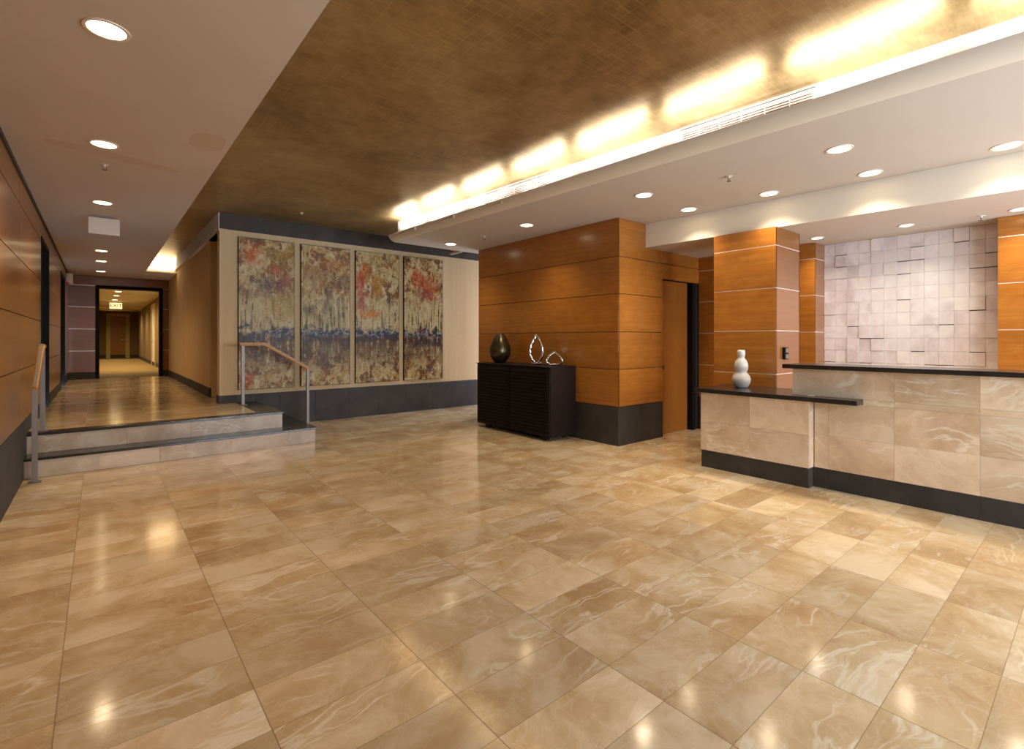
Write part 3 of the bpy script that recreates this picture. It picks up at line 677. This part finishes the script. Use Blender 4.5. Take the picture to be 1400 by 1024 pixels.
# ------------------------------------------------------------------ cabinet
CBX, CBX1, CBY0, CBY1, CZ0, CZ1 = 4.88, 5.415, 5.035, 6.80, .06, 1.055
t = thing('sideboard', 'dark espresso wood sideboard with ribbed doors against the panelled block', 'cabinet', (5.15, 5.92, 0))
ox, oy = 5.15, 5.92
def cb(name, m, a, b, c, d, e, f, par=None, bev=.002):
    bm = new_bm(); box(bm, a-ox, b-ox, c-oy, d-oy, e, f); return obj(name, bm, m, par or t, bev)
cb('body', M['cab'], CBX+.022, CBX1, CBY0, CBY1, CZ0, CZ1)
for (y0, y1, lr) in ((CBY0+.012, (CBY0+CBY1)/2-.006, 0), ((CBY0+CBY1)/2+.006, CBY1-.012, 1)):
    d = cb('door', M['cab'], CBX+.010, CBX+.021, y0, y1, CZ0+.012, CZ1-.025)
    bm = new_bm(); n = 19; z0 = CZ0+.03; hz = (CZ1-.04-z0)/n
    for k in range(n):
        za = z0+k*hz; q = [(CBX+.011, za+.004), (CBX-.006, za+.010), (CBX-.002, za+hz-.012), (CBX+.011, za+hz-.006)]
        A = [bm.verts.new((x-ox, y0+.03-oy, z)) for x, z in q]; B = [bm.verts.new((x-ox, y1-.03-oy, z)) for x, z in q]
        bm.faces.new(A); bm.faces.new(B[::-1])
        for i in range(4): bm.faces.new((A[i], B[i], B[(i+1)%4], A[(i+1)%4]))
    r_ = obj('ribbed_front', bm, M['cab'], d); 
cb('top', M['cab'], CBX-.002, CBX1, CBY0-.002, CBY1+.002, CZ1, CZ1+.012)
for fy in (CBY0+.18, CBY1-.22):
    for fx in (CBX+.06, CBX1-.12):
        cb('foot', M['cab'], fx, fx+.06, fy-.05, fy+.05, 0, CZ0)
CT = CZ1+.0125
# vases on the sideboard
bm = new_bm()
pr_ = [(.06,0),(.095,.012),(.14,.06),(.172,.12),(.184,.18),(.180,.24),(.160,.31),(.128,.38),(.092,.44),(.064,.478),(.058,.490),(.052,.490),(.054,.47),(.08,.43)]
lathe(bm, pr_, seg=48, cap=False); bm.faces.new([v for v in bm.verts][:48][::-1])
tag(obj('egg_vase', bm, M['bronze'], None, 0, True, (5.15, 6.50, CT)), 'dark bronze egg-shaped vase on the left end of the sideboard', 'vase')
def loop_vase(name, label, cx, cy, w, h, top, th, depth):
    """hollow silver leaf-shaped band standing on its edge"""
    bm = new_bm(); n = 56; pts = []
    for k in range(n):
        a = 2*math.pi*k/n; s, c = math.sin(a), -math.cos(a)     # c from -1 (bottom) to 1 (top)
        z = (c+1)/2
        wid = (math.sin(math.pi*min(1, z**top))**.75 if 0 < z < 1 else 0)
        base = .62 if z < .12 else 0
        ww = max(wid, base*(1-(z/.12)) if z < .12 else 0)
        pts.append((math.copysign(ww*w/2, s) if abs(s) > 1e-6 else 0, z*h))
    rings = []
    for i, (x, z) in enumerate(pts):
        p0 = Vector(pts[i-1]); p1 = Vector(pts[(i+1) % n]); d = (p1-p0).normalized(); nn = Vector((d.y, -d.x))
        wob = th*(1+.25*math.sin(i*1.9))
        cen = Vector((0, h*.45)); 
        if (Vector((x, z))-cen).dot(nn) < 0: nn = -nn
        dep = depth*(.65+.35*math.sin(math.pi*min(1, max(0, z/h))))
        xi, zi = x-nn.x*wob, max(.006, z-nn.y*wob)
        rings.append([bm.verts.new(v) for v in ((x, -dep, max(0, z)), (x+nn.x*.004, 0, max(0, z+nn.y*.004)), (x, dep, max(0, z)), (xi, dep, zi), (xi, -dep, zi))])
    for i in range(n):
        a, b = rings[i], rings[(i+1) % n]
        for k in range(5): bm.faces.new((a[k], a[(k+1) % 5], b[(k+1) % 5], b[k]))
    o = obj(name, bm, M['chrome'], None, 0, True, (cx, cy, CT)); o.rotation_euler = (0, 0, -.85)
    o.modifiers.new('sub', 'SUBSURF').levels = 1; o.modifiers['sub'].render_levels = 2
    return tag(o, label, 'sculpture')
loop_vase('loop_vase', 'tall polished silver open leaf-shaped vase on the sideboard', 5.15, 5.60, .235, .47, .85, .048, .065)
loop_vase('loop_vase', 'short squat polished silver open vase beside the tall silver one', 5.16, 5.22, .265, .215, .62, .038, .058)

# ------------------------------------------------------------------ reception desk
LX, UX = 5.31, 5.43
def tiles_x(bm, x, ys, zs, t=.015):
    for y0, y1 in zip(ys, ys[1:]):
        for z0, z1 in zip(zs, zs[1:]): box(bm, x, x+t, y0+.0006, y1-.0006, z0+.0006, z1-.0006)
def tiles_y(bm, y, xs, zs, out, t=.015):
    lo, hi = sorted((y, y-out*t))
    for x0, x1 in zip(xs, xs[1:]):
        for z0, z1 in zip(zs, zs[1:]): box(bm, x0+.0006, x1-.0006, lo, hi, z0+.0006, z1-.0006)
KB = .195
t = thing('reception_counter', 'low marble-clad desk section with slate plinth at the left of the reception', 'reception desk', (5.7, 2.4, 0))
ox, oy = 5.7, 2.4
def rel(bm): bmesh.ops.translate(bm, verts=bm.verts, vec=(-ox, -oy, 0)); return bm
bm = new_bm(); box(bm, LX+.016, 6.03, 1.879, 2.977, .0, .846); obj('body', rel(bm), M['stone'], t)
bm = new_bm(); zs = [KB, .52, .848]
tiles_x(bm, LX, [1.862, 2.437, 2.992], zs); tiles_y(bm, 2.992, [LX+.016, 5.9, 6.03], zs, 1); tiles_y(bm, 1.862, [LX+.016, UX], zs, -1)
obj('marble_cladding', rel(bm), M['stone'], t)
bm = new_bm(); tiles_x(bm, LX+.006, [1.868, 2.437, 2.986], [0, KB]); tiles_y(bm, 2.986, [LX+.022, 6.02], [0, KB], 1); tiles_y(bm, 1.868, [LX+.022, UX], [0, KB], -1)
obj('slate_plinth', rel(bm), M['slate'], t)
t = thing('countertop', 'lower black stone countertop carrying the white vase', 'countertop', (5.7, 2.3, .85)); oy = 2.3
bm = new_bm(); prism(bm, [(5.262, 1.452), (5.42, 1.452), (5.42, 2.07), (6.05, 2.07), (6.05, 3.045), (5.262, 3.045)], -0.0, .045)
bmesh.ops.translate(bm, verts=bm.verts, vec=(-5.7, -2.3, 0)); obj('slab', bm, M['slab'], t, .004)
t = thing('reception_counter', 'tall marble-clad desk section running off the right edge of the photo', 'reception desk', (5.7, .5, 0)); ox, oy = 5.7, .5
UY = [-1.4, -.55, .04, .656, 1.215, 1.735, 1.855]; 
bm = new_bm(); box(bm, UX+.016, 5.78, -1.39, 1.86, 0, 1.155); box(bm, UX+.016, 5.78, 1.86, 2.045, .897, 1.155); obj('body', rel(bm), M['stone'], t)
bm = new_bm(); tiles_x(bm, UX, UY, [KB, .52, .845]); tiles_x(bm, UX, [-1.4, -.55, .04, .656, 1.215, 2.058], [.897, 1.158]); tiles_x(bm, UX, [-1.4, -.55, .04, .656, 1.215, 1.45], [.845, .897])
tiles_y(bm, 2.058, [UX+.016, 5.78], [.897, 1.158], 1)
obj('marble_cladding', rel(bm), M['stone'], t)
bm = new_bm(); tiles_x(bm, UX+.006, UY, [0, KB]); obj('slate_plinth', rel(bm), M['slate'], t)
t = thing('countertop', 'upper black stone countertop along the tall reception desk', 'countertop', (5.6, .5, 1.16)); 
bm = new_bm(); prism(bm, [(5.36, -1.42), (5.84, -1.42), (5.84, 2.13), (5.36, 2.13)], 0, .042); bmesh.ops.translate(bm, verts=bm.verts, vec=(-5.6, -.5, 0)); obj('slab', bm, M['slab'], t, .004)
# white gourd vase
bm = new_bm()
pv = [(.055,0),(.072,.012),(.096,.06),(.102,.095),(.094,.13),(.070,.165),(.058,.178),(.068,.20),(.075,.235),(.074,.27),(.060,.31),(.042,.335),(.034,.345),(.038,.36),(.043,.385),(.043,.41),(.038,.435),(.034,.435),(.036,.40),(.03,.36)]
lathe(bm, pv, seg=48, cap=False); bm.faces.new([v for v in bm.verts][:48][::-1])
tag(obj('gourd_vase', bm, M['ceramic'], None, 0, True, (5.72, 2.72, .896)), 'white triple-bulb gourd vase on the low reception countertop', 'vase')
# wall phone / switch on the column side
t = thing('wall_intercom', 'small black and silver intercom on the side of the wooden column', 'intercom', (6.305, CY0, 1.215))
bm = new_bm(); box(bm, -.055, .055, -.030, -.0005, 0, .145); obj('case', bm, M['black'], t, .004)
bm = new_bm(); box(bm, -.035, .035, -.036, -.030, .01, .062); obj('lower_panel', bm, M['steel'], t, .002)
bm = new_bm(); box(bm, -.035, .035, -.036, -.030, .082, .135); obj('upper_panel', bm, M['steel'], t, .002)
